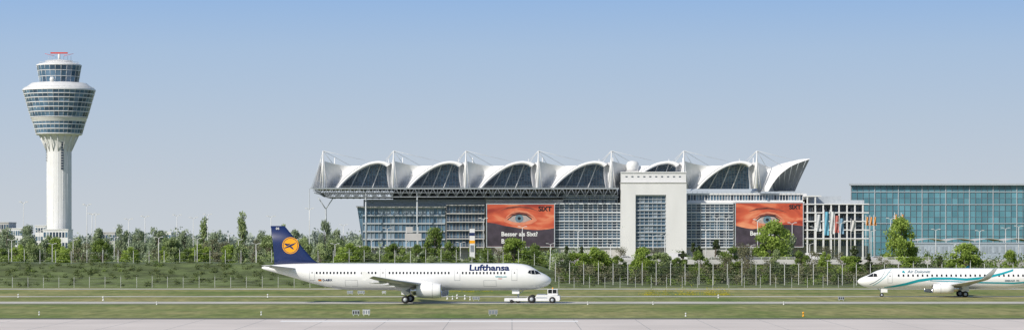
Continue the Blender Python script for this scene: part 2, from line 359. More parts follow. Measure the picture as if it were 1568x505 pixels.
class Plane:
    def __init__(s,name,loc,rz,Lg,zb,zt,hw,ns):
        s.e=empty(name,loc,rz); s.L=Lg
        k=(zt-zb)/4.12
        s.S=[a*ns for a in NS]+[Lg-14,Lg-11.5,Lg-8.5,Lg-5.5,Lg-2.5,Lg-.5,Lg]
        s.T=[zb+(a-1.93)*k for a in NT]+[zt,zt,zt,zt-.05*k,zt-.2*k,zt-.45*k,zt-.6*k]
        s.B=[zb+(a-1.93)*k for a in NB]+[zb,zb+.22*k,zb+.82*k,zb+1.67*k,zb+2.52*k,zb+3.07*k,zb+3.27*k]
        q=hw/1.975
        s.W=[a*q for a in NW]+[hw,hw*.98,hw*.86,hw*.66,hw*.4,hw*.18,hw*.08]; s.zb,s.zt,s.hw=zb,zt,hw
    def sec(s,a): return pchip(s.S,s.T,a),pchip(s.S,s.B,a),pchip(s.S,s.W,a)
    def surf(s,a,z,side,off=.02):
        t,b,w=s.sec(a); zc=(t+b)/2; rz=(t-b)/2; u=max(-.999,min(.999,(z-zc)/rz)); c=math.sqrt(1-u*u)
        return (-a,side*(w+off)*c,zc+(rz+off)*u)
    def fuselage(s,bellyz,bm):
        g=MB(); n=40
        st=sorted(set(list(np.linspace(0,1,9)**2*1.5*s.S[12]/6)+list(np.linspace(1.5*s.S[12]/6,s.S[12],16))+list(np.linspace(s.S[12],s.L-14,12))+list(np.linspace(s.L-14,s.L,24))))
        loops=[]
        for a in st:
            t,b,w=s.sec(a); zc=(t+b)/2;rz=(t-b)/2
            loops.append([(-a,w*math.sin(2*math.pi*i/n),zc+rz*math.cos(2*math.pi*i/n)) for i in range(n)])
        g.loft(loops,lambda i,j:bm if loops[i][j][2]<bellyz and loops[i][(j+1)%n][2]<bellyz and st[i]>2 else PWHITE)
        g.build('fuselage',s.e)
    def patch(s,g,c,side,m,nu=2,nv=3,off=.02):
        P=[[None]*(nu+1) for _ in range(nv+1)]
        for j in range(nv+1):
            for i in range(nu+1):
                u,v=i/nu,j/nv
                a=(c[0][0]*(1-u)+c[1][0]*u)*(1-v)+(c[3][0]*(1-u)+c[2][0]*u)*v
                z=(c[0][1]*(1-u)+c[1][1]*u)*(1-v)+(c[3][1]*(1-u)+c[2][1]*u)*v
                P[j][i]=s.surf(a,z,side,off)
        g.loft(P,m,close=False)
    def band(s,g,pl,side,m,off=.02):
        pts=[]
        for i in range(len(pl)-1):
            for k in range(5):
                t=k/5; pts.append([pl[i][q]*(1-t)+pl[i+1][q]*t for q in range(3)])
        pts.append(list(pl[-1]))
        for a,b in zip(pts[:-1],pts[1:]):
            s.patch(g,[(a[0],a[1]-a[2]/2),(b[0],b[1]-b[2]/2),(b[0],b[1]+b[2]/2),(a[0],a[1]+a[2]/2)],side,m,1,3,off)
    def wing(s,secs,m,name,capm=None):
        for side in(-1,1):
            g=MB(); L=[]
            for (le,y,z,ch,tk) in secs: L.append([(-(le+a),side*y,z+b) for a,b in foil(ch,tk)])
            g.loft(L,m); g.build(name+('_starboard' if side<0 else '_port'),s.e)
    def engine(s,le,y,z,r,lg,pyl):
        for side in(-1,1):
            g=MB(); o=(-le,side*y,z)
            pr=[(r*.80,-.15),(r*.84,-.02),(r*.88,0),(r*.95,-.12),(r*1.02,-.5),(r*1.06,-1.1),(r*1.04,-lg*.5),(r*.9,-lg*.72),(r*.88,-lg*.72),(r*.6,-lg*.65)]
            g.rev(o,'x',pr,lambda i,j:METAL if i<3 else (DK if i>=7 else PWHITE),cap=False)
            g.rev(o,'x',[(r*.8,-.15),(r*.78,-.9),(.05,-.91)],DK,cap=False)
            g.rev(o,'x',[(.02,-.5),(.15,-.65),(.25,-.92)],STEELL,n=16)
            for k in range(18):
                a=2*math.pi*k/18; g.face([(o[0]-.85,o[1]+math.cos(a)*.2,o[2]+math.sin(a)*.2),(o[0]-.85,o[1]+math.cos(a)*r*.77,o[2]+math.sin(a)*r*.77),(o[0]-.8,o[1]+math.cos(a+.22)*r*.77,o[2]+math.sin(a+.22)*r*.77),(o[0]-.8,o[1]+math.cos(a+.22)*.2,o[2]+math.sin(a+.22)*.2)],STEEL)
            g.rev(o,'x',[(r*.68,-lg*.6),(r*.62,-lg*.8),(r*.5,-lg*.9),(r*.45,-lg*.9)],METAL)
            g.rev(o,'x',[(r*.36,-lg*.88),(r*.2,-lg*.98),(.03,-lg*1.05)],STEEL)
            g.loft([[(-le-1.0,o[1]-.12,z+r*.9),(-le-1.0,o[1]+.12,z+r*.9),(-le-1.2,o[1]+.12,z+r*1.12),(-le-1.2,o[1]-.12,z+r*1.12)],
                    [(-le-pyl,o[1]-.16,z+r*.5),(-le-pyl,o[1]+.16,z+r*.5),(-le-pyl,o[1]+.16,z+r*1.45),(-le-pyl,o[1]-.16,z+r*1.45)],
                    [(-le-pyl-2.2,o[1]-.05,z+r*.95),(-le-pyl-2.2,o[1]+.05,z+r*.95),(-le-pyl-2.2,o[1]+.05,z+r*1.3),(-le-pyl-2.2,o[1]-.05,z+r*1.3)]],PWHITE,sm=False)
            g.rev(o,'x',[(r*1.052,-1.30),(r*1.075,-1.30),(r*1.075,-1.35),(r*1.052,-1.35)],LINE,cap=False)
            g.build('engine_starboard' if side<0 else 'engine_port',s.e)
    def gear(s,sx,y,r,tw,ztop,nm,w=.35):
        for side in ([-1,1] if y else [0]):
            g=MB(); yy=side*y
            g.tube((-sx,yy,r),(-sx,yy*.97,ztop),.11,STEELL,n=10); g.tube((-sx,yy,r*1.2),(-sx+.1,yy,r*2.6),.06,METAL,n=8)
            g.tube((-sx,yy,ztop*.6),(-sx+1.0,yy*.85,ztop),.06,STEELL); g.tube((-sx,yy-tw,r),(-sx,yy+tw,r),.08,STEELL,n=8)
            for q in(-1,1):
                o=(-sx,yy+q*tw,r)
                g.rev(o,'y',[(r*.35,-w/2),(r*.9,-w/2),(r,-w*.3),(r,w*.3),(r*.9,w/2),(r*.35,w/2)],RUB,n=24)
                g.rev(o,'y',[(r*.1,-w/2-.03),(r*.5,-w/2-.02),(r*.55,0),(r*.5,w/2+.02),(r*.1,w/2+.03)],STEELL,n=16)
            if y: g.box(-sx-.6,-sx+.6,yy+side*.35,yy+side*.4,ztop*.5,ztop,PWHITE)
            else:
                for q in(-1,1): g.box(-sx-.9,-sx+.2,q*.5-.02,q*.5+.02,s.zb-.55,s.zb+.15,PWHITE)
                g.tube((-sx+.12,-.2,r*3),(-sx+.12,.2,r*3),.07,METAL)
            g.build(nm,s.e)
    def fairing(s,s0,s1,zl,w):
        g=MB(); L=[]
        for i in range(15):
            u=i/14; k=max(.02,math.sin(math.pi*u))**.55; n=24; zc=s.zb+.75
            L.append([(-(s0+(s1-s0)*u),w*k*math.sin(2*math.pi*q/n),zc+(zc-zl)*k*math.cos(2*math.pi*q/n)*(.75 if math.cos(2*math.pi*q/n)>0 else 1)) for q in range(n)])
        g.loft(L,PGREY if s.hw>1.7 else PWHITE); g.build('belly_fairing',s.e)
    def fin(s,secs,m):
        g=MB(); L=[[(-(le+a),b,z) for a,b in foil(ch,tk)] for le,z,ch,tk in secs]; g.loft(L,m); g.build('fin',s.e)
    def door(s,g,a,side,w=.82,z0=None,h=1.85):
        z0=z0 or s.zb+1.15; t=.05
        for c in ([(a,z0),(a+t,z0),(a+t,z0+h),(a,z0+h)],[(a+w,z0),(a+w+t,z0),(a+w+t,z0+h),(a+w,z0+h)],[(a,z0),(a+w,z0),(a+w,z0+t),(a,z0+t)],[(a,z0+h),(a+w,z0+h),(a+w,z0+h+t),(a,z0+h+t)]):
            s.patch(g,c,side,LINE,1,5,.012)
        s.patch(g,[(a+w*.4,z0+h*.62),(a+w*.62,z0+h*.62),(a+w*.62,z0+h*.72),(a+w*.4,z0+h*.72)],side,BLK,1,1,.015)
NX=X(844,400)
A=Plane('jet_airliner',(NX,398.6,0),-math.radians(3.5),44.5,1.95,6.05,1.975,1)
A.fuselage(2.55,PGREY)
g=MB()
for side in(-1,1):
    for a in np.arange(6.9,36.0,.533):
        if any(abs(a-q)<.8 for q in(14.2,25.6)): continue
        if 28.9<a<29.3: continue
        A.patch(g,[(a,4.42),(a+.24,4.42),(a+.24,4.77),(a,4.77)],side,BLK,1,2,.018)
    for a in(5.1,13.8,25.2,36.1): A.door(g,a,side,z0=3.45,h=1.75)
    for c in ([(1.78,4.42),(2.35,4.38),(2.5,4.98),(2.12,4.86)],[(2.42,4.38),(2.95,4.42),(3.0,5.02),(2.58,5.0)],[(3.03,4.45),(3.5,4.6),(3.35,4.98),(3.06,5.0)]):
        A.patch(g,c,side,BLK,4,4,.02)
    A.patch(g,[(1.55,4.38),(1.76,4.42),(2.08,4.84),(1.98,4.80)],side,BLK,3,3,.02)
    for a in (8.3,29.5):
        for c in([(a,2.55),(a+1.9,2.55),(a+1.9,2.59),(a,2.59)],[(a,3.45),(a+1.9,3.45),(a+1.9,3.49),(a,3.49)],[(a,2.55),(a+.04,2.55),(a+.04,3.45),(a,3.45)],[(a+1.9,2.55),(a+1.94,2.55),(a+1.94,3.45),(a+1.9,3.45)]): A.patch(g,c,side,LINE,1,3,.012)
V,Fc=text2d('Lufthansa',6.1,.035,.1)
add_text(g,V,Fc,lambda x,y:A.surf(12.4-x,4.97+y*.76,-1,.03),NAVY)
V,Fc=text2d('D-AIRX',1.5,.03,.1); add_text(g,V,Fc,lambda x,y:A.surf(34.9-x,3.35+y,-1,.03),NAVY)
for k,m in enumerate((YEL,RED,BLK)): A.patch(g,[(35.6,3.35+k*.1),(35.1,3.35+k*.1),(35.1,3.45+k*.1),(35.6,3.45+k*.1)],-1,m,1,1,.03)
V,Fc=text2d('lufthansa.com',1.7,.02,.1); add_text(g,V,Fc,lambda x,y:A.surf(8.4-x,3.95+y,-1,.03),TEAL)
A.patch(g,[(8.0,3.70),(7.4,3.70),(7.4,3.78),(8.0,3.78)],-1,RED,1,1,.03)
g.build('markings',A.e)
A.fairing(14.5,25.5,1.55,2.12)
A.wing([(16.6,0,2.55,7.6,.14),(17.1,1.9,2.65,6.9,.14),(19.5,6.4,3.02,4.2,.12),(22.6,12,3.62,2.9,.11),(25.3,17,4.3,1.6,.10)],WGREY,'wing')
for side in(-1,1):
    g=MB(); y=side*17.03
    for sg in (-.03,.03): g.face([(-25.4,y+sg,4.3),(-26.6,y+sg,5.05),(-27.15,y+sg,5.0),(-26.9,y+sg,4.3),(-27.1,y+sg,3.75),(-26.6,y+sg,3.7)],PWHITE)
    g.build('wingtip_fence',A.e)
    g=MB()
    for yy,s0,zz in((4.4,21.2,2.62),(7.8,22.0,2.95),(11.2,23.7,3.32)):
        g.rev((-s0,side*yy,zz),'x',[(.02,0),(.16,-.4),(.22,-1.2),(.18,-2.2),(.03,-3.2)],WGREY,n=12)
    g.build('flap_fairings',A.e)
A.engine(16.3,5.75,1.98,1.08,5.2,3.1)
A.gear(21.95,3.8,.58,.45,2.7,'main_gear'); A.gear(5.07,0,.38,.25,2.1,'nose_gear',.22)
A.wing([(38.2,0,5.15,4.2,.1),(38.9,.9,5.2,3.6,.1),(42.2,6.2,5.75,1.5,.09)],WGREY,'tailplane')
A.fin([(35.4,5.8,7.2,.05),(36.6,6.6,6.0,.09),(38.6,8.9,4.2,.09),(41.0,11.75,2.15,.09)],NAVY)
g=MB()
for side in(-1,1):
    y=side*.235; cx,cz=-40.05,8.75
    ring=lambda r,n=32:[(cx+r*math.cos(2*math.pi*i/n),cz+r*math.sin(2*math.pi*i/n)) for i in range(n)]
    g.face([(a,y,b) for a,b in ring(1.28)],YEL)
    a1,a2=ring(1.16),ring(1.08)
    for i in range(32):
        j=(i+1)%32; g.face([(a1[i][0],y+side*.01,a1[i][1]),(a1[j][0],y+side*.01,a1[j][1]),(a2[j][0],y+side*.01,a2[j][1]),(a2[i][0],y+side*.01,a2[i][1])],NAVY)
    for poly in ([(-.9,-.45),(-.25,-.28),(.1,-.1),(.45,.05),(.85,.42),(.9,.5),(.5,.3),(.15,.22),(-.1,.1),(-.5,-.15),(-.95,-.33)],
                 [(-.55,-.1),(-.15,.15),(-.05,.32),(-.35,.25),(-.85,.35),(-.95,.22)],[(-.15,-.22),(.1,-.1),(.35,-.3),(.55,-.65),(.2,-.5)]):
        g.face([(cx+a,y+side*.02,cz+b) for a,b in poly],NAVY)
V,Fc=text2d('DS',.5,.03); add_text(g,V,Fc,lambda x,y:(-42.3+x,-.16,11.2+y),PWHITE)
g.build('tail_emblem',A.e)
DB=440; B=Plane('jet_airliner',(X(1313,DB),DB,0),math.pi-math.radians(1),38.6,1.32,4.82,1.52,1.05)
B.fuselage(0,PWHITE)
g=MB()
for side in(-1,1):
    for a in np.arange(6.6,31,.80): B.patch(g,[(a,3.42),(a+.27,3.42),(a+.27,3.80),(a,3.80)],side,BLK,1,2,.018)
    B.door(g,4.9,side,.75,2.35,1.75)
    for c in ([(1.7,3.38),(2.45,3.36),(2.6,3.95),(2.2,3.78)],[(2.52,3.36),(3.2,3.42),(3.1,3.9),(2.68,3.96)]): B.patch(g,c,side,BLK,4,4,.02)
    B.patch(g,[(1.3,3.25),(1.66,3.36),(2.1,3.74),(1.9,3.62)],side,BLK,3,3,.02)
    B.band(g,[(4.4,1.62,.1),(6.0,1.8,.3),(8.0,2.2,.42),(10,2.75,.45),(12.5,3.1,.4),(15.5,3.1,.38),(18,2.95,.4),(21,3.2,.4),(24,3.9,.35),(26,4.5,.3)],side,TEAL,.025)
    B.band(g,[(12.0,2.75,.08),(16,2.6,.16),(20,2.45,.22),(26,2.35,.25),(34,2.9,.2)],side,TEAL,.026)
    B.band(g,[(1.9,2.1,.06),(2.8,2.5,.1),(3.8,3.2,.1),(4.4,4.1,.08),(4.6,4.6,.05)],side,DTEAL,.025)
    B.band(g,[(2.4,1.9,.06),(3.4,2.5,.1),(4.4,3.3,.1),(5.2,4.2,.08),(5.6,4.65,.05)],side,TEAL,.025)
V,Fc=text2d('Air Dolomiti',3.9,.01,.1,shear=.3); add_text(g,V,Fc,lambda x,y:B.surf(8.2+x,4.02+y*.9,1,.03),DTEAL)
B.patch(g,[(7.3,4.1),(7.9,4.0),(7.7,4.35),(7.5,4.45)],1,TEAL,2,2,.03)
V,Fc=text2d('EMBRAER 195',2.4,.01,.1); add_text(g,V,Fc,lambda x,y:B.surf(24.5+x,2.62+y,1,.03),DTEAL)
g.build('markings',B.e)
B.fairing(11,20,1.05,1.6)
B.wing([(12.4,0,1.75,6.0,.14),(12.9,1.5,1.82,5.4,.14),(14.9,5.2,2.15,3.4,.12),(18.2,13.0,3.05,1.5,.1),(18.8,13.5,3.3,1.25,.1),(19.9,14.0,4.3,.8,.09),(20.7,14.2,5.0,.45,.09)],WGREY,'wing')
for side in (-1,1):
    g=MB(); L=[]
    for le,y,z,ch in((18.75,13.46,3.32,1.35),(19.88,13.98,4.3,.9),(20.68,14.2,5.05,.52)): L.append([(-(le-.03+a*1.0),side*y,z+b) for a,b in foil(ch,.14)])
    g.loft(L,DTEAL); g.build('winglet',B.e)
B.engine(11.9,4.6,1.45,.80,4.9,2.8)
B.gear(17.6,2.95,.52,.38,1.9,'main_gear',.3); B.gear(4.07,0,.32,.2,1.6,'nose_gear',.18)
B.fin([(30.2,4.6,6.5,.05),(31.4,5.5,5.4,.09),(34.9,10.2,2.6,.09)],DTEAL)
B.wing([(33.2,0,4.0,3.2,.1),(36.3,5.9,4.6,1.4,.09)],WGREY,'tailplane')
# ---------------------------------------------------------------- tow tractor
T=empty('aircraft_tow_tractor',(NX-5.07,398.9,0),-math.radians(3.5))
g=MB()
for y in(-1.15,1.15):
    g.box(-2.0,1.6,y-.22,y+.22,.35,.78,WHITE); g.box(-2.02,-1.2,y-.28,y+.28,.3,.62,WHITE)
g.box(-1.9,-1.6,-.9,.9,.32,.6,STEEL)
pr=[(1.4,.35),(6.3,.35),(6.45,.55),(6.4,1.15),(4.9,1.2),(4.7,1.28),(2.9,1.28),(2.7,.95),(1.4,.85)]
for a,b in zip(pr,pr[1:]+pr[:1]): g.face([(a[0],-1.45,a[1]),(b[0],-1.45,b[1]),(b[0],1.45,b[1]),(a[0],1.45,a[1])],WHITE)
for y in(-1.45,1.45): g.face([(a,y,b) for a,b in pr],WHITE)
g.build('body',T); g=MB()
for x,rr_ in((2.15,.62),(5.3,.5)):
    for y in(-1.32,1.32):
        g.rev((x,y,rr_),'y',[(rr_*.4,-.22),(rr_*.92,-.22),(rr_,-.1),(rr_,.1),(rr_*.92,.22),(rr_*.4,.22)],RUB,n=20); g.rev((x,y,rr_),'y',[(.06,-.25),(rr_*.45,-.24),(rr_*.45,.24),(.06,.25)],STEELL,n=14)
for y in(-1.5,1.5): g.rev((-.9,y,.28),'y',[(.1,-.12),(.27,-.12),(.28,0),(.27,.12),(.1,.12)],RUB,n=14)
g.build('wheels',T); g=MB()
for (a,b,m) in((1.2,1.5,WHITE),(2.08,2.16,WHITE)): g.box(4.55,6.1,-1.3,1.3,a,b,m)
g.box(4.65,6.0,-1.2,1.2,1.5,2.08,BLK)
for x in(4.6,5.3,6.0):
    for y in(-1.25,1.25): g.box(x-.05,x+.05,y-.05,y+.05,1.5,2.08,WHITE)
g.rev((5.3,0,2.16),'z',[(.12,0),(.12,.15),(.02,.2)],YEL,n=10); g.box(3.0,4.3,-1.2,1.2,1.28,1.4,STEEL)
g.box(2.85,4.5,-1.47,-1.452,.75,.95,STEELL)
g.build('cab',T)
# ---------------------------------------------------------------- control tower
D=1100;k=D/F; tx=X(90.5,D); TW=empty('control_tower',(tx,D,0)); zz=lambda y:Z(y,D)
g=MB()
g.rev((0,0,0),'z',[(19.2*k,0),(18.7*k,zz(300)),(18.5*k,zz(235)),(20*k,zz(222)),(25*k,zz(212)),(29*k,zz(207))],WHITE,n=48,cap=False)
for i in range(16):
    a=2*math.pi*i/16+.1; g.tube((18.7*k*math.cos(a),18.7*k*math.sin(a),0),(18.5*k*math.cos(a),18.5*k*math.sin(a),zz(232)),.12,WHITE,n=4)
    g.tube((18.5*k*math.cos(a),18.5*k*math.sin(a),zz(232)),(30*k*math.cos(a),30*k*math.sin(a),zz(207)),.22,WHITE,n=4)
g.build('shaft',TW)
g=MB()
def slot(ang,y0,y1):
    a=ang; yy=y0
    while yy<y1:
        r=18.9*k+(.25 if yy>232 else (232-yy)*.035+.3); ca,sa=math.cos(a),math.sin(a); t=(-sa,ca)
        g.face([(r*ca-t[0]*.55,r*sa-t[1]*.55,zz(yy+3)),(r*ca+t[0]*.55,r*sa+t[1]*.55,zz(yy+3)),(r*ca+t[0]*.55,r*sa+t[1]*.55,zz(yy)),(r*ca-t[0]*.55,r*sa-t[1]*.55,zz(yy))],GL[2]); yy+=4
slot(-math.pi/2+.42,217,258); slot(-math.pi/2-1.15,220,245)
g.build('shaft_windows',TW)
def glazed(name,rows,n,ringh=.16,mull=.07,pw=WHITE,gm=None):
    g=MB(); gm=gm or GW
    for (r0,y0),(r1,y1) in zip(rows[:-1],rows[1:]):
        g.rev((0,0,0),'z',[(r0*k,zz(y0)),(r1*k,zz(y1))],lambda i,j:R.choice(gm),n=n,sm=False,cap=False)
    for r,y in rows:
        g.rev((0,0,0),'z',[(r*k-.05,zz(y)-ringh),(r*k+.18,zz(y)-ringh),(r*k+.18,zz(y)+ringh),(r*k-.05,zz(y)+ringh)],pw,n=n,sm=False,cap=False)
    for i in range(n):
        a=2*math.pi*i/n
        for (r0,y0),(r1,y1) in zip(rows[:-1],rows[1:]):
            g.tube((r0*k*math.cos(a),r0*k*math.sin(a),zz(y0)),(r1*k*math.cos(a),r1*k*math.sin(a),zz(y1)),mull,pw,n=4)
    g.build(name,TW)
glazed('lower_glazing',[(35,205),(37,198),(39,191),(40.5,186)],36)
glazed('main_glazing',[(43,180),(45.5,172),(47.5,165),(49.5,158),(51.5,151),(53.3,145),(55,139)],40,.15)
glazed('cab_glazing',[(29.5,127),(31,118),(32.5,109),(34,101)],24,.1,.09)
g=MB()
g.rev((0,0,0),'z',[(28*k,zz(208)),(34*k,zz(207)),(35*k,zz(205.5))],WHITE,n=48,cap=False)
g.rev((0,0,0),'z',[(40.5*k,zz(186)),(41.5*k,zz(185.5)),(42*k,zz(182)),(43*k,zz(181))],WHITE,n=48,cap=False)
g.rev((0,0,0),'z',[(55*k,zz(139)),(55.5*k,zz(138)),(55*k,zz(137)),(47*k,zz(132)),(42*k,zz(128)),(40*k,zz(127.5)),(29*k,zz(127))],WHITE,n=48,cap=False)
g.rev((0,0,0),'z',[(34*k,zz(101)),(34.5*k,zz(100)),(33*k,zz(99)),(21*k,zz(96)),(19*k,zz(93.5)),(8*k,zz(92)),(.1,zz(91.5))],WHITE,n=48,cap=False)
for r,y,h in((53,137.5,3),(21,96,2.5),(30,98,2.2)):
    n=36
    for i in range(n):
        a=2*math.pi*i/n;b=2*math.pi*(i+1)/n
        g.tube((r*k*math.cos(a),r*k*math.sin(a),zz(y)),(r*k*math.cos(a),r*k*math.sin(a),zz(y-h)),.05,WHITE,n=3)
        g.tube((r*k*math.cos(a),r*k*math.sin(a),zz(y-h)),(r*k*math.cos(b),r*k*math.sin(b),zz(y-h)),.05,WHITE,n=3)
g.build('roofs',TW)
g=MB()
g.tube((0,0,zz(92)),(0,0,zz(83)),.5,WHITE,n=10)
g.box(-13*k,13*k,-.5,.5,zz(82.5),zz(80.5),RED); g.tube((-2,0,zz(86)),(-6,0,zz(82.5)),.08,RED); g.tube((2,0,zz(86)),(6,0,zz(82.5)),.08,RED)
for q in(-12,-6,6,12,17,-17): g.tube((q*k,2,zz(93)),(q*k,2,zz(86)),.08,STEELL,n=4)
g.build('radar_antenna',TW)
g=MB(); o=(-4*k,-38*k,zz(124)); g.rev(o,'z',[(.1,-1.1),(.7,-.9),(1.05,-.3),(1.05,.3),(.7,.9),(.1,1.1)],WHITE,n=16); g.build('radome',TW)
def block(name,px0,px1,yt,D,dep,rows,cols,wm=WHITE,base=0,gm=None):
    e=empty(name,(0,0,0)); g=MB(); x0,x1,zt=X(px0,D),X(px1,D),Z(yt,D)
    g.box(x0,x1,D,D+dep,base,zt,wm); g.box(x0-.2,x1+.2,D-.2,D+dep+.2,zt,zt+.4,wm); g.build('walls',e)
    g=MB(); hz=(zt-base)/rows; cw=(x1-x0)/cols
    for i in range(cols):
        for j in range(rows): g.box(x0+i*cw+cw*.15,x0+(i+1)*cw-cw*.15,D-.06,D-.003,base+j*hz+hz*.3,base+j*hz+hz*.8,R.choice(gm or GL))
    g.build('windows',e)
block('airport_annex_building',54,70,346,1120,15,4,4); block('airport_annex_building',66,104,352,1080,12,3,8)
block('office_building',-10,13,341,1300,20,4,6,CONC); block('office_building',13,34,350,1300,20,3,6)
block('warehouse_building',146,176,356,1400,20,2,8,CONC); block('warehouse_building',236,262,356,1500,20,2,6)
# ---------------------------------------------------------------- terminal
TB=empty('terminal_building'); D=1000; tX=lambda p:(p-784)*.25; tZ=lambda y:100.75-y*.25
def facade(g,p0,p1,y0,y1,yf,nr,nc,slab,louv=0,sh=.28,mw=.08,glm=GL,proud=.5):
    x0,x1,z1,z0=tX(p0),tX(p1),tZ(y0),tZ(y1); rh=(z1-z0)/nr; cw=(x1-x0)/nc
    for j in range(nr):
        for i in range(nc): g.face([(x0+i*cw,yf+.6,z0+j*rh),(x0+(i+1)*cw,yf+.6,z0+j*rh),(x0+(i+1)*cw,yf+.6,z0+(j+1)*rh),(x0+i*cw,yf+.6,z0+(j+1)*rh)],R.choice(glm))
        for q in range(louv):
            zc=z0+(j+(q+1)/(louv+1))*rh; g.box(x0+.05,x1-.05,yf+.02,yf+.3,zc-.09,zc+.09,slab)
    for j in range(nr+1): g.box(x0,x1,yf-proud+.4,yf+.58,z0+j*rh-sh,z0+j*rh+sh,slab)
    for i in range(nc+1): g.box(x0+i*cw-mw,x0+i*cw+mw,yf+.31,yf+.55,z0,z1,slab)
g=MB()
g.box(tX(556),tX(1240),1003,1075,0,tZ(305),STEELL); g.box(tX(742),tX(945),1001.5,1070,tZ(304.9),tZ(291),CONC)
g.box(tX(1050),tX(1236),1001.5,1070,tZ(304.9),tZ(296),WHITE); g.box(tX(545),tX(1330),1001,1060,0,tZ(376),CONC2)
g.build('core',TB)
g=MB()
facade(g,556,682,318,378,998,5,21,STEELL,0,.26,.05,[GL[1],GL[0],GL[3],GR[1]])
g.face([(tX(547),998.5,tZ(316)),(tX(556),998.2,tZ(316)),(tX(555.5),998.5,tZ(370))],GL[1])
g.face([(tX(547),998.5,tZ(316)),(tX(556),998.2,tZ(370)),(tX(556),1040,tZ(370)),(tX(547),1040,tZ(316))],GL[1])
g.box(tX(546),tX(684),997,1003,tZ(317.5),tZ(315.6),CONC)
facade(g,684,742,314,378,997,5,12,CONC,0,.2,.05,[GL[2],GL[0],GL[2]],1.2)
for j in range(6):
    z=tZ(314)-j*3.2; g.box(tX(684),tX(742),995.6,995.66,z+.9,z+1.0,STEELL)
facade(g,849,951,312,378,994,5,14,FRAME,2,.26,.10,[GL[2],GL[0],GL[0]])
facade(g,1029,1121,312,378,994,5,13,FRAME,2,.26,.10,[GL[2],GL[0],GL[1]])
for a,b in((849,951),(1029,1121)): g.box(tX(a),tX(b),994.7,1002.9,0,tZ(311),CONC)
facade(g,745,945,292,303,999.5,1,44,CONC,0,.3,.1,[GL[2],GL[0],DK,GL[3]]); g.box(tX(744),tX(862),996,1003,tZ(312),tZ(305.5),CONC)
facade(g,862,945,299,311,995.5,2,20,STEELL,0,.15,.05,[GL[2],GL[0],GL[3]])
facade(g,1052,1228,297,308,997,1,40,WHITE,0,.35,.1,[GL[2],GL[1],GL[3]]); g.box(tX(1050),tX(1230),996,1002.9,tZ(311),tZ(308.5),WHITE)
for i in range(24):
    x=tX(1052)+i*1.85; g.box(x-.04,x+.04,996.2,996.28,tZ(297),tZ(293),STEELL)
g.box(tX(1050),tX(1230),996.2,996.28,tZ(293.2),tZ(292.8),STEELL)
for i in range(14):
    x=tX(760+i*13)+R.uniform(-1,1); w_=R.uniform(.8,2.2); g.box(x,x+w_,1002,1005,tZ(291),tZ(291)+R.uniform(.5,1.3),R.choice([CONC,STEELL,CONC2]))
g.build('facade',TB)
def skinmat(nm,flip):
    m=bpy.data.materials.new(nm); m.use_nodes=True; nt=m.node_tree; N=nt.nodes; L=nt.links; b=N['Principled BSDF']; b.inputs['Roughness'].default_value=.55
    tc=N.new('ShaderNodeTexCoord'); n=N.new('ShaderNodeTexNoise'); n.inputs['Scale'].default_value=.16; n.inputs['Detail'].default_value=3; n.inputs['Distortion'].default_value=.6
    mp=N.new('ShaderNodeMapping'); mp.inputs['Scale'].default_value=(.6,1,1.6); mp.inputs['Location'].default_value=(flip*3,0,0)
    L.new(tc.outputs['Object'],mp.inputs[0]); L.new(mp.outputs[0],n.inputs['Vector'])
    r=N.new('ShaderNodeValToRGB'); e=r.color_ramp.elements; e[0].position=.3;e[0].color=(.28,.03,.018,1); e[1].position=.72; e[1].color=(.75,.32,.17,1)
    q=e.new(.5); q.color=(.55,.10,.045,1); L.new(n.outputs['Fac'],r.inputs[0]); L.new(r.outputs[0],b.inputs['Base Color']); return m
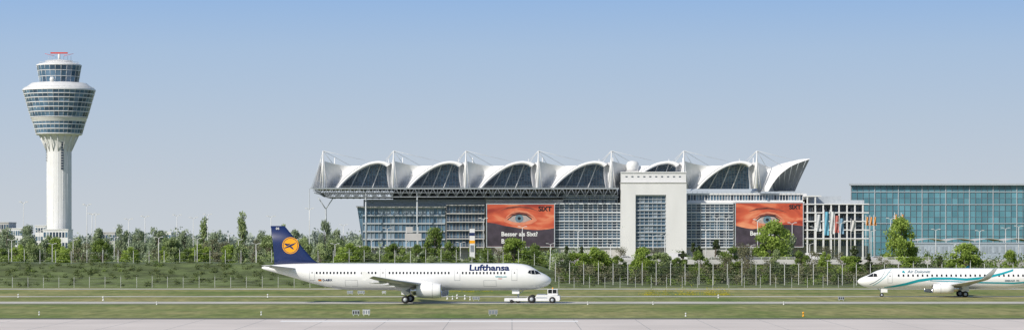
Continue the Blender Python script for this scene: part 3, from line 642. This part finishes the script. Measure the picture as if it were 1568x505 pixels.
def billboard(p0,p1,y0,y1,ex,ey,es,txt,tp,yf,seed):
    e=empty('advertising_billboard'); g=MB(); x0,x1,z1,z0=tX(p0),tX(p1),tZ(y0),tZ(y1)
    g.box(x0,x1,yf,yf+.5,z0,z1,skinmat('ad_print_skin%d'%seed,seed)); g.build('panel',e)
    g=MB(); DKB=mat('ad_dark',(.045,.035,.05),.5,var=.5,scale=.3); SH=mat('ad_shadow',(.2,.05,.035),.5,var=.5,scale=.5)
    n=24; zt=tZ(y0+(y1-y0)*.55)
    top=[(x0+(x1-x0)*i/n, zt+ .9*math.sin(i/n*5+seed)+ (1.2 if i<6 else 0)*(1-i/6)) for i in range(n+1)]
    for a,b in zip(top[:-1],top[1:]): g.face([(a[0],yf-.02,z0+.05),(b[0],yf-.02,z0+.05),(b[0],yf-.02,b[1]),(a[0],yf-.02,a[1])],DKB)
    def poly(pts,off,m): g.face([(tX(ex+a*es),yf-off,tZ(ey-b*es)) for a,b in pts],m)
    EW=mat('ad_eye_white',(.4,.33,.32),.5); IR=mat('ad_iris',(.12,.2,.26),.5,var=.3,scale=2); HI=mat('ad_skin_light',(.62,.22,.13),.5,var=.2,scale=.4)
    poly([(-28,-6),(-22,4),(-12,11),(0,14),(14,12),(25,5),(32,-4),(22,-10),(6,-13),(-12,-12)],.04,HI)
    poly([(-26,-2),(-14,8),(0,11),(14,9),(27,0),(14,6),(0,8),(-14,5)],.06,SH)
    poly([(-20,-3),(-12,4),(0,6.5),(12,5),(22,-2),(10,-7),(-4,-8),(-14,-6)],.07,EW)
    poly([(7.5*math.cos(t*.35),-.5+7*math.sin(t*.35)) for t in range(18)],.09,IR); poly([(3*math.cos(t*.7),-.5+3*math.sin(t*.7)) for t in range(9)],.11,BLK)
    poly([(-20,-3),(-22,-3),(-12,5.5),(0,8),(13,6.5),(23,-1),(22,-2.5),(12,4.5),(0,6.2),(-12,3.6)],.12,BLK)
    poly([(-34,14),(-20,20),(0,22),(20,19),(36,12),(18,17),(0,19),(-20,17)],.05,SH)
    for t,pp,yy,w_,m in txt:
        V,Fc=text2d(t,w_*.25,.03); add_text(g,V,Fc,lambda x,y:(tX(pp)+x,yf-.15,tZ(yy)+y),m)
    g.build('print',e)
    g=MB()
    for a,b,c,d in((x0-.3,x0,z0,z1),(x1,x1+.3,z0,z1),(x0-.3,x1+.3,z1,z1+.3),(x0-.3,x1+.3,z0-.3,z0)): g.box(a,b,yf-.1,yf+.6,c,d,STEELL)
    g.build('frame',e)
billboard(746,848,313,377,795,334,.85,[('SIXT',824,323,20,BLK),('Besser als Sixt?',768,361,55,WHITE),('Besser.',768,372,26,WHITE),],0,992.5,1)
billboard(1124,1226,311,377,1172,336,.85,[('SIXT',1205,320,18,BLK),('Besser als Sixt?',1146,360,55,WHITE)],0,992.5,4)
g=MB(); yb=988
WB=mat('render_white',(.64,.65,.66),.7,var=.05,scale=.2,stretch=(1,1,.3))
g.box(tX(949),tX(970.9),yb,1020,0,tZ(281),WB); g.box(tX(1017.1),tX(1048),yb,1020,0,tZ(281),WB)
g.box(tX(970.9),tX(1017.1),yb+.01,1020,tZ(299),tZ(281),WB); g.box(tX(970.9),tX(1017.1),yb+3,1019,0,tZ(299),CONC2)
g.box(tX(948),tX(1049),yb-.3,1020.5,tZ(281),tZ(280),CONC); g.box(tX(949.5),tX(1048),yb+2,1019,tZ(280),tZ(265.5),WB); g.box(tX(949),tX(1048.6),yb+1.6,1019.4,tZ(265.5),tZ(264),WHITE)
for i in range(10): g.box(tX(956+i*9),tX(959+i*9),yb+1.9,yb+1.99,tZ(272),tZ(270.5),GL[2])
facade(g,971.5,1016.5,300,378,yb+1,7,7,STEELL,1,.2,.1,[GL[1],GL[0],GL[3]])
g.rev((tX(968),yb+8,tZ(264)),'z',[(2.3,0),(2.3,1.5),(2.5,2.2),(2.4,3.2),(1.7,4.1),(.1,4.4)],WHITE,n=24); g.box(tX(958),tX(976),yb+4,yb+12,tZ(263.9),tZ(262),CONC)
g.build('stair_tower',TB)
g=MB()
g.box(tX(1229),tX(1290),1003,1050,0,tZ(300),STEELL); g.box(tX(1290),tX(1325),1003,1050,0,tZ(306),STEELL)
for j,y in enumerate((300,312,325,338,351,364)):
    g.box(tX(1229),tX(1324 if j else 1252),988,1003,tZ(y+1.6),tZ(y),WHITE)
for i,p in enumerate(range(1230,1326,12)): g.box(tX(p),tX(p)+.5,988.2,988.9,0,tZ(312) if i>1 else tZ(300),WHITE)
facade(g,1231,1324,313,378,1001.8,6,24,WHITE,0,.15,.05,GL)
for i in range(30):
    for j in range(3):
        if R.random()<.35: x=tX(1232+i*3); g.box(x,x+.55,996,997,tZ(324+j*13+.2),tZ(318+j*13),R.choice([CONC,STEEL,GL[3]]))
g.build('east_frame',TB)
g=MB(); yd=990
for a,b in((478,946),):
    g.box(tX(a),tX(b),yd,yd+.4,tZ(290),tZ(288),STEELL); g.box(tX(a)+.1,tX(b),yd+.41,1040,tZ(289.2),tZ(288.6),STEEL)
    for yy in(yd+.2,yd+8,yd+18,yd+30):
        g.tube((tX(a+4),yy,tZ(292)),(tX(500),yy,tZ(302)),.22,STEEL,n=4); g.tube((tX(500),yy,tZ(302)),(tX(b),yy,tZ(302)),.2,STEEL,n=4); g.tube((tX(490),yy,tZ(295.5)),(tX(b),yy,tZ(295.5)),.12,STEEL,n=4)
        p=a+4
        while p<b-8:
            lo=302 if p+8>500 else 292+(p+8-a)*.45
            g.tube((tX(p),yy,tZ(289)),(tX(p+7),yy,tZ(lo)),.13,STEEL,n=4); g.tube((tX(p+7),yy,tZ(lo)),(tX(p+14),yy,tZ(289)),.13,STEEL,n=4); g.tube((tX(p+7),yy,tZ(289)),(tX(p+7),yy,tZ(lo)),.1,STEEL,n=4); p+=14
    for p in range(484,946,10): g.tube((tX(p),yd,tZ(302 if p>500 else 296)),(tX(p),1035,tZ(302 if p>500 else 296)),.12,STEEL,n=4)
g.face([(tX(600),1010,tZ(288)),(tX(945),1010,tZ(288)),(tX(945),1010,tZ(318)),(tX(600),1010,tZ(318))],GL[2])
g.box(tX(478),tX(945),yd-.6,yd-.5,tZ(286.3),tZ(286.0),STEELL)
for p in(476,562,640): g.tube((tX(p),yd+2,0),(tX(p),yd+2,tZ(289)),.3 if p>480 else .16,STEELL,n=8)
for p in(500,):
    g.tube((tX(p),yd+6,0),(tX(p),yd+6,tZ(320)),.35,STEELL,n=8)
    for q in(-12,12): g.tube((tX(p),yd+6,tZ(320)),(tX(p+q),yd+6,tZ(302)),.2,STEELL,n=6)
g.build('canopy_truss',TB)
# sail roof
ms=[497,604,714,824,935,1045,1156]
rim=[(19,289),(24,282.5),(31,275),(40,267),(51,259),(63,252.5),(75,248.5),(86,247),(96,248),(105,251.5)]
rin=[(23.5,289),(28.5,283),(35,276.5),(44,269),(54,262),(65,256),(76,252.2),(86,251),(94,252.5),(99,256)]
gs=MB(); gg=MB(); gf=MB()
def crv(pl,n=28):
    s=[0]
    for a,b in zip(pl[:-1],pl[1:]): s.append(s[-1]+math.hypot(a[0]-b[0],a[1]-b[1]))
    return [(pchip(s,[p[0] for p in pl],s[-1]*i/n),pchip(s,[p[1] for p in pl],s[-1]*i/n)) for i in range(n+1)]
CR,CI=crv(rim),crv(rin)
for bi in range(6):
    x0=ms[bi]; sc_=(ms[bi+1]-x0)/110
    P=lambda a,y,yy:(tX(x0+a*sc_),yy,tZ(y))
    gs.loft([[P(a,y+ (2 if i<20 else 1),1030) for i,(a,y) in enumerate(CR)],[P(a,y,1010) for a,y in CR],[P(a,y,994) for a,y in CR],[P(a,y,993.6) for a,y in CI],[P(a,y,1004) for a,y in CI]],MEMB,close=False)
    rows=[]
    K=16
    for j in range(K+1):
        v=j/K; idx=int(round(v*15)); ra,ry=CR[idx]
        yl=289-(289-247.5)*v
        row=[]
        for i in range(13):
            u=i/12; a=2.0*(1-u)+ra*u; sag=3.0*math.sin(math.pi*u)*v
            y=yl*(1-u)+ry*u+sag
            row.append(P(a,y,993.8+9*math.sin(math.pi*u)*(.4+.6*(1-v))-.5*(1-u)))
        rows.append(row)
    gs.loft(rows,MEMB,close=False)
    rows=[]
    for j in range(K+1):
        v=j/K; yl=289-(289-249)*v; left=102-2.5*math.sin(math.pi*v*.9)-1.5*v+ (3 if v>.9 else 0)
        rows.append([P(left*(1-u)+108.5*u,yl,993.5+4*math.sin(math.pi*u)+(1-u)*2.5) for u in[q/6 for q in range(7)]])
    gs.loft(rows,MEMB,close=False)
    nc,nr=17,9; a_l,a_r=24.5,102.5
    def top(a):
        xs=[p[0] for p in CI]; ys=[p[1] for p in CI]
        return float(np.interp(a,xs,ys))+.3
    for i in range(nc):
        a0=a_l+(a_r-a_l)*i/nc;a1=a_l+(a_r-a_l)*(i+1)/nc
        for j in range(nr):
            f0,f1=j/nr,(j+1)/nr
            y=lambda a,f:289-(289-top(min(a,99)))*f
            gg.face([P(a0,y(a0,f0),1003),P(a1,y(a1,f0),1003),P(a1,y(a1,f1),1003),P(a0,y(a0,f1),1003)],R.choice(GR))
    for i in range(1,nc,1):
        a0=a_l+(a_r-a_l)*i/nc; gf.tube(P(a0,289,1002.8),P(a0,top(min(a0,99)),1002.8),.09,STEELL,n=4)
    for j in range(1,nr):
        f=j/nr; prev=None
        for i in range(nc+1):
            a=a_l+(a_r-a_l)*i/nc; p=P(a,289-(289-top(min(a,99)))*f,1002.8)
            if prev: gf.tube(prev,p,.07,STEELL,n=3)
            prev=p
    for q in (40,58,75): gf.tube(P(q,289,999),P(q+14,top(min(q+14,95)),999),.2,WHITE,n=5)
top_=[(1165,293),(1172,281),(1182,268),(1194,257),(1209,248.5),(1224,244.5),(1237,243.5)]; inn=[(1174,293),(1180,283),(1189,271),(1200,261),(1213,253),(1226,248),(1237,244.5)]
ct,ci=crv(top_),crv(inn)
gs.loft([[(tX(a)-1,1034,tZ(y)) for a,y in ct],[(tX(a),994,tZ(y)) for a,y in ct],[(tX(a),993.6,tZ(y)) for a,y in ci]],MEMB,close=False)
GREYI=mat('sail_inside_shade',(.25,.27,.31),.6,var=.1,scale=.3)  # shaded side of the white sail, its shade put into the colour
rows=[]
for q in range(9):
    u=q/8; rows.append([(tX(ci[i][0]*(1-u)+(1182+36*(i/28))*u),994+8*math.sin(u*1.5),tZ(ci[i][1]*(1-u)+293*u)) for i in range(29)])
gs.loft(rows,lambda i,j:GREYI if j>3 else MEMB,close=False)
for i in range(6,28,4): gf.tube((tX(ci[i][0]),993.4,tZ(ci[i][1])),(tX(1182+36*(i/28)),1001.5,tZ(293)),.12,STEELL,n=4)
rows=[]
for j in range(9):
    v=j/8; rows.append([(tX(1158+(ct[int(v*14)][0]-1158)*u),994+5*math.sin(math.pi*u),tZ((289+4-44*v)*(1-u)+ct[int(v*14)][1]*u+2*math.sin(math.pi*u))) for u in[q/8 for q in range(9)]])
gs.loft(rows,MEMB,close=False)
rows=[]
for j in range(9):
    v=j/8; rows.append([(tX((480+12*v)*(1-u)+498*u),994+4*math.sin(math.pi*u),tZ(289-39*v-2*u)) for u in[q/6 for q in range(7)]])
gs.loft(rows,MEMB,close=False)
for x0 in ms:
    tp=(tX(x0),992,tZ(232))
    gf.tube((tX(x0),992,tZ(289)),tp,.42,WHITE,.2,n=8)
    for q in(-5,6): gf.tube((tX(x0+q),992.5,tZ(289)),(tX(x0),992,tZ(240)),.2,WHITE,n=5)
    for q,y in((44,256),(-22,262),(-16,248),(20,260),(70,247.5)):
        if x0==497 and q<0: q,y=(-20,288) if q==-22 else (-10,270)
        gf.tube(tp,(tX(x0+q),1000,tZ(y)),.09,WHITE,n=4)
    gf.tube((tX(x0+8),1028,tZ(262)),(tX(x0+8),1028,tZ(238)),.22,WHITE,n=5); gf.tube((tX(x0-14),1028,tZ(262)),(tX(x0-14),1028,tZ(240)),.15,WHITE,n=5)
gs.build('sail_roof',TB); gg.build('roof_glazing',TB); gf.build('roof_masts',TB)
# ---------------------------------------------------------------- glass hall
H=empty('glass_hall'); D=1100; x0,x1=X(1303,D),X(1720,D); zt=Z(284,D); g=MB()
nc,nr=46,12; SK=.50
for i in range(nc):
    for j in range(nr):
        a,b=x0+(x1-x0)*i/nc,x0+(x1-x0)*(i+1)/nc; c,d=zt*j/nr,zt*(j+1)/nr
        g.face([(a,D,c),(b,D,c),(b,D,d),(a,D,d)],R.choice(GT))
for j in range(nr):
    for i in range(12): g.face([(x0+SK*i*5,D+i*5,zt*j/nr),(x0+SK*(i*5+5),D+i*5+5,zt*j/nr),(x0+SK*(i*5+5),D+i*5+5,zt*(j+1)/nr),(x0+SK*i*5,D+i*5,zt*(j+1)/nr)],R.choice(GT))
g.build('glazing',H); g=MB()
g.loft([[(x0-1,D-2,z),(x1,D-2,z),(x1,D+62,z),(x0+SK*62,D+62,z)] for z in(zt,zt+.7)],STEEL,sm=False); g.box(x0-1.1,x1,D-2.1,D-2.01,zt+.1,zt+.85,STEELL)
for i in range(0,nc+1):
    a=x0+(x1-x0)*i/nc; g.box(a-.05-(.12 if i%4==0 else 0),a+.05+(.12 if i%4==0 else 0),D-.3,D-.02,0,zt,STEELL if i%4==0 else STEEL)
for j in range(1,nr): g.box(x0,x1,D-.15,D-.01,zt*j/nr-.05,zt*j/nr+.05,STEEL)
for j in (6,9,11): g.box(x0,x1,D-.36,D-.31,zt*j/nr-.15,zt*j/nr+.15,STEELL)
g.build('frame',H)
K=empty('canopy_pavilion'); g=MB(); D=900
for i in range(6):
    a=X(1405+i*44,D); wdt=44*D/F; n=12
    l=[(a+wdt*q/n,Z(368,D)+.8*math.sin(math.pi*q/n)) for q in range(n+1)]
    g.loft([[(p,D,z) for p,z in l],[(p,D+20,z) for p,z in l],[(p,D+20,z-.2) for p,z in l],[(p,D,z-.2) for p,z in l],[(p,D,z) for p,z in l]],CONC,close=False,sm=False)
    g.tube((a,D,0),(a,D,Z(368,D)),.12,STEELL)
g.build('vaults',K)
block('low_service_building',1410,1720,373,800,20,2,60,mat('cladding_bluegrey',(.34,.40,.46),.6,var=.08),gm=[mat('panel_pale',(.38,.44,.5),.5),mat('panel_dark',(.28,.33,.38),.5)])
g=MB(); D=790; g.box(X(1405,D),X(1720,D),D,D+.5,0,Z(399,D),CONC2); g.box(X(1405,D),X(1720,D),D-.1,D+.6,Z(399,D),Z(397,D),CONC); g.build('retaining_wall')
g=MB(); D=625; a,b=X(846,D),X(1425,D)
g.box(a,b,D,D+12,3.4,4.1,CONC2); g.box(a,b,D-.3,D,3.6,4.75,CONC); g.box(a,b,D-.25,D-.15,5.25,5.33,GALV); g.box(a,b,D-.25,D-.15,4.98,5.04,GALV)
x=a
while x<b: g.box(x-.05,x+.05,D-.26,D-.14,4.75,5.3,GALV); x+=2
x=a+4
while x<b: g.box(x-.5,x+.5,D+2,D+10,0,3.4,CONC2); x+=14
g.build('elevated_road')
def car(x,y,z,col,van=False):
    m=mat('car_paint',col,.3,var=.05,coat=.4); g=MB()
    pr=[(-2.2,.3),(2.2,.3),(2.25,.75),(1.2,.95),(.5,1.42),(-1.1,1.42),(-2.0,1.0),(-2.2,.9)] if not van else [(-2.6,.35),(2.5,.35),(2.6,1.0),(1.9,1.25),(1.3,2.15),(-2.6,2.15)]
    for p,q in zip(pr,pr[1:]+pr[:1]): g.face([(p[0],-.85,p[1]),(q[0],-.85,q[1]),(q[0],.85,q[1]),(p[0],.85,p[1])],m)
    for yy in(-.85,.85): g.face([(p[0],yy,p[1]) for p in pr],m)
    wn=[(.95,.98),(.42,1.34),(-1.0,1.34),(-1.7,1.0)] if not van else [(1.7,1.3),(1.2,2.0),(.3,2.0),(.3,1.3)]
    for yy in(-.86,.86): g.face([(p[0],yy,p[1]) for p in wn],BLK)
    for xx in(-1.4,1.4):
        for yy in(-.78,.78): g.rev((xx,yy,.33),'y',[(.1,-.1),(.33,-.1),(.33,.1),(.1,.1)],RUB,n=14)
    g.build('van' if van else 'car',None,(x,y,z))
for px,c,v in((1036,(.7,.7,.7),1),(875,(.3,.02,.02),0),(960,(.6,.6,.62),0),(1150,(.05,.06,.1),0),(1250,(.75,.75,.75),1),(1345,(.5,.5,.52),0)):
    car(X(px,630),630,4.1,c,v)
# ---------------------------------------------------------------- lamps, signs, flags
def lampmesh():
    g=MB(); g.tube((0,0,0),(0,0,12),.20,GALV,.12,n=6); g.tube((0,0,12),(1.3,0,12.3),.08,GALV,n=4); g.box(.9,2.0,-.18,.18,12.24,12.4,GALV)
    g.tube((0,0,12),(-1.3,0,12.3),.08,GALV,n=4); g.box(-2.0,-.9,-.18,.18,12.24,12.4,GALV); return g
o=lampmesh().build('street_lamp'); lm=o.data; first=True
for px,yt,D in [(36,308,820),(60,352,800),(133,312,1000),(141,326,950),(146,327,990),(197,334,900),(222,330,950),(271,328,880),(296,332,900),(318,327,900),(415,330,900),(474,318,870),(526,343,800),(593,348,800),(569,366,620),(740,333,800),(800,346,800),(843,372,640),(935,372,650),(1000,360,700),(1081,350,700),(1098,331,800),(1112,331,800),(1160,335,700),(1213,340,700),(1247,346,700),(1287,340,700),(1334,352,700),(1364,333,800),(1375,330,800),(1433,350,700),(1500,352,700),(1540,348,800),(1018,358,700),(950,346,800),(885,352,800),(1560,345,800),(350,356,780),(442,352,780),(95,350,900),(180,348,800),(243,362,640),(80,372,620),(392,372,620),(1385,378,640),(1462,372,640),
 (18,366,620),(112,366,620),(175,362,650),(302,364,640),(365,366,640),(455,364,640),(513,372,600),(660,366,640),(705,370,620),(1240,372,620),(1150,374,620)]:
    if first: q=o; first=False
    else: q=bpy.data.objects.new('street_lamp',lm); C.objects.link(q)
    q.location=(X(px,D),D,0); h=Z(yt,D); q.scale=(.8*D/900,.8*D/900,h/12.4)
g=MB(); D=610; z0,z1=Z(398,D),Z(350,D); xa,xb=X(719,D),X(727,D)
g.box(xa,xb,D,D+.4,0,z1,WHITE); g.box(xa-.02,xb+.02,D-.03,D+.43,z1-1.6,z1-.9,NAVY); g.box(xa-.02,xb+.02,D-.03,D+.43,z1-3.4,z1-2.7,YEL); g.box(xa+.2,xb-.2,D-.04,D-.01,z1-5.4,z1-3.8,STEEL); g.build('pylon_sign')
g=MB(); D=640
for px in(622,640): g.tube((X(px,D),D,0),(X(px,D),D,Z(347,D)),.1,GALV)
g.box(X(620,D),X(645,D),D-.1,D,Z(368,D),Z(357,D),CONC); g.box(X(622,D),X(632,D),D-.1,D,Z(356,D),Z(347,D),CONC); g.tube((X(622,D),D,Z(372,D)),(X(640,D),D,Z(357,D)),.06,GALV); g.build('gantry_sign')
def flag(px,y0,y1,c,D=960,w=7):
    m=mat('flag_cloth',c,.8,var=.1,scale=.6); g=MB(); x=X(px,D); g.tube((x,D,0),(x,D,Z(y0-3,D)),.12,GALV)
    L=[]
    for j in range(9):
        z=Z(y0,D)+(Z(y1,D)-Z(y0,D))*j/8; L.append([(x+w*D/F*i/5,D+.4*math.sin(i*1.3+j*.5),z-.5*i/5*math.sin(j*.4)) for i in range(6)])
    g.loft(L,m,close=False); g.build('banner_flag')
for t in ((1262,324,360,(.12,.36,.50)),(1271,324,358,(.55,.57,.58)),(1278,330,356,(.42,.12,.10)),(1250,328,354,(.5,.52,.55)),(1285,334,358,(.15,.28,.40)),(1303,337,354,(.5,.5,.5))): flag(*t)
for px in (1326,1332,1338,1370,1380): flag(px,332 if px<1350 else 328,345,(.6,.27,.07),950,4)
def afsign(px,yb,wpx,hpx,cols,text=None):
    D=F*CAMH/(yb-HZ); g=MB(); x=X(px,D); w_=wpx*D/F; h=hpx*D/F
    for q in(-.35,.35): g.box(x+q*w_-.04,x+q*w_+.04,D-.04,D+.04,0,.2,GALV)
    g.box(x-w_/2,x+w_/2,D-.12,D+.12,.2,.2+h,cols); g.box(x-w_/2-.03,x+w_/2+.03,D-.15,D+.15,.2+h,.24+h,STEELL)
    for i in range(3): g.box(x-w_/2+.06+i*w_/3,x-w_/2-.02+(i+.9)*w_/3,D-.14,D-.125,.28,.12+h,DK if text else STEEL)
    g.build('airfield_sign')
afsign(545,483,11,6,STEELL,1); afsign(561,483,11,7,WHITE); afsign(755,483,14,6.5,CONC2); afsign(729,460,11,4.5,STEELL); afsign(1288,460,9,4.5,STEELL,1); afsign(553,450.5,11,4,STEELL); afsign(536,450.5,9,4,STEELL); afsign(588,450,6,3,WHITE)
def alight(px,yb,c=WHITE,s=1):
    D=F*CAMH/(yb-HZ); g=MB(); g.rev((X(px,D),D,0),'z',[(.14*s,0),(.14*s,.12*s),(.07*s,.14*s),(.07*s,.4*s),(.13*s,.42*s),(.13*s,.55*s),(.03*s,.62*s)],c,n=10); g.build('runway_light')
for p,y,s in((158,460,1.2),(410,455,1),(28,455,1),(685,458,1.2),(693,458,1),(700,457,1.2),(712,458,1.2),(720,459,1),(900,466,.8),(1230,484,1),(240,466,.8),(1000,466,.8),(1100,456,1),(1200,466,.8),(60,482,.8),(400,482,.8),(1050,484,.8)): alight(p,y,YEL if p==1230 else WHITE,s)
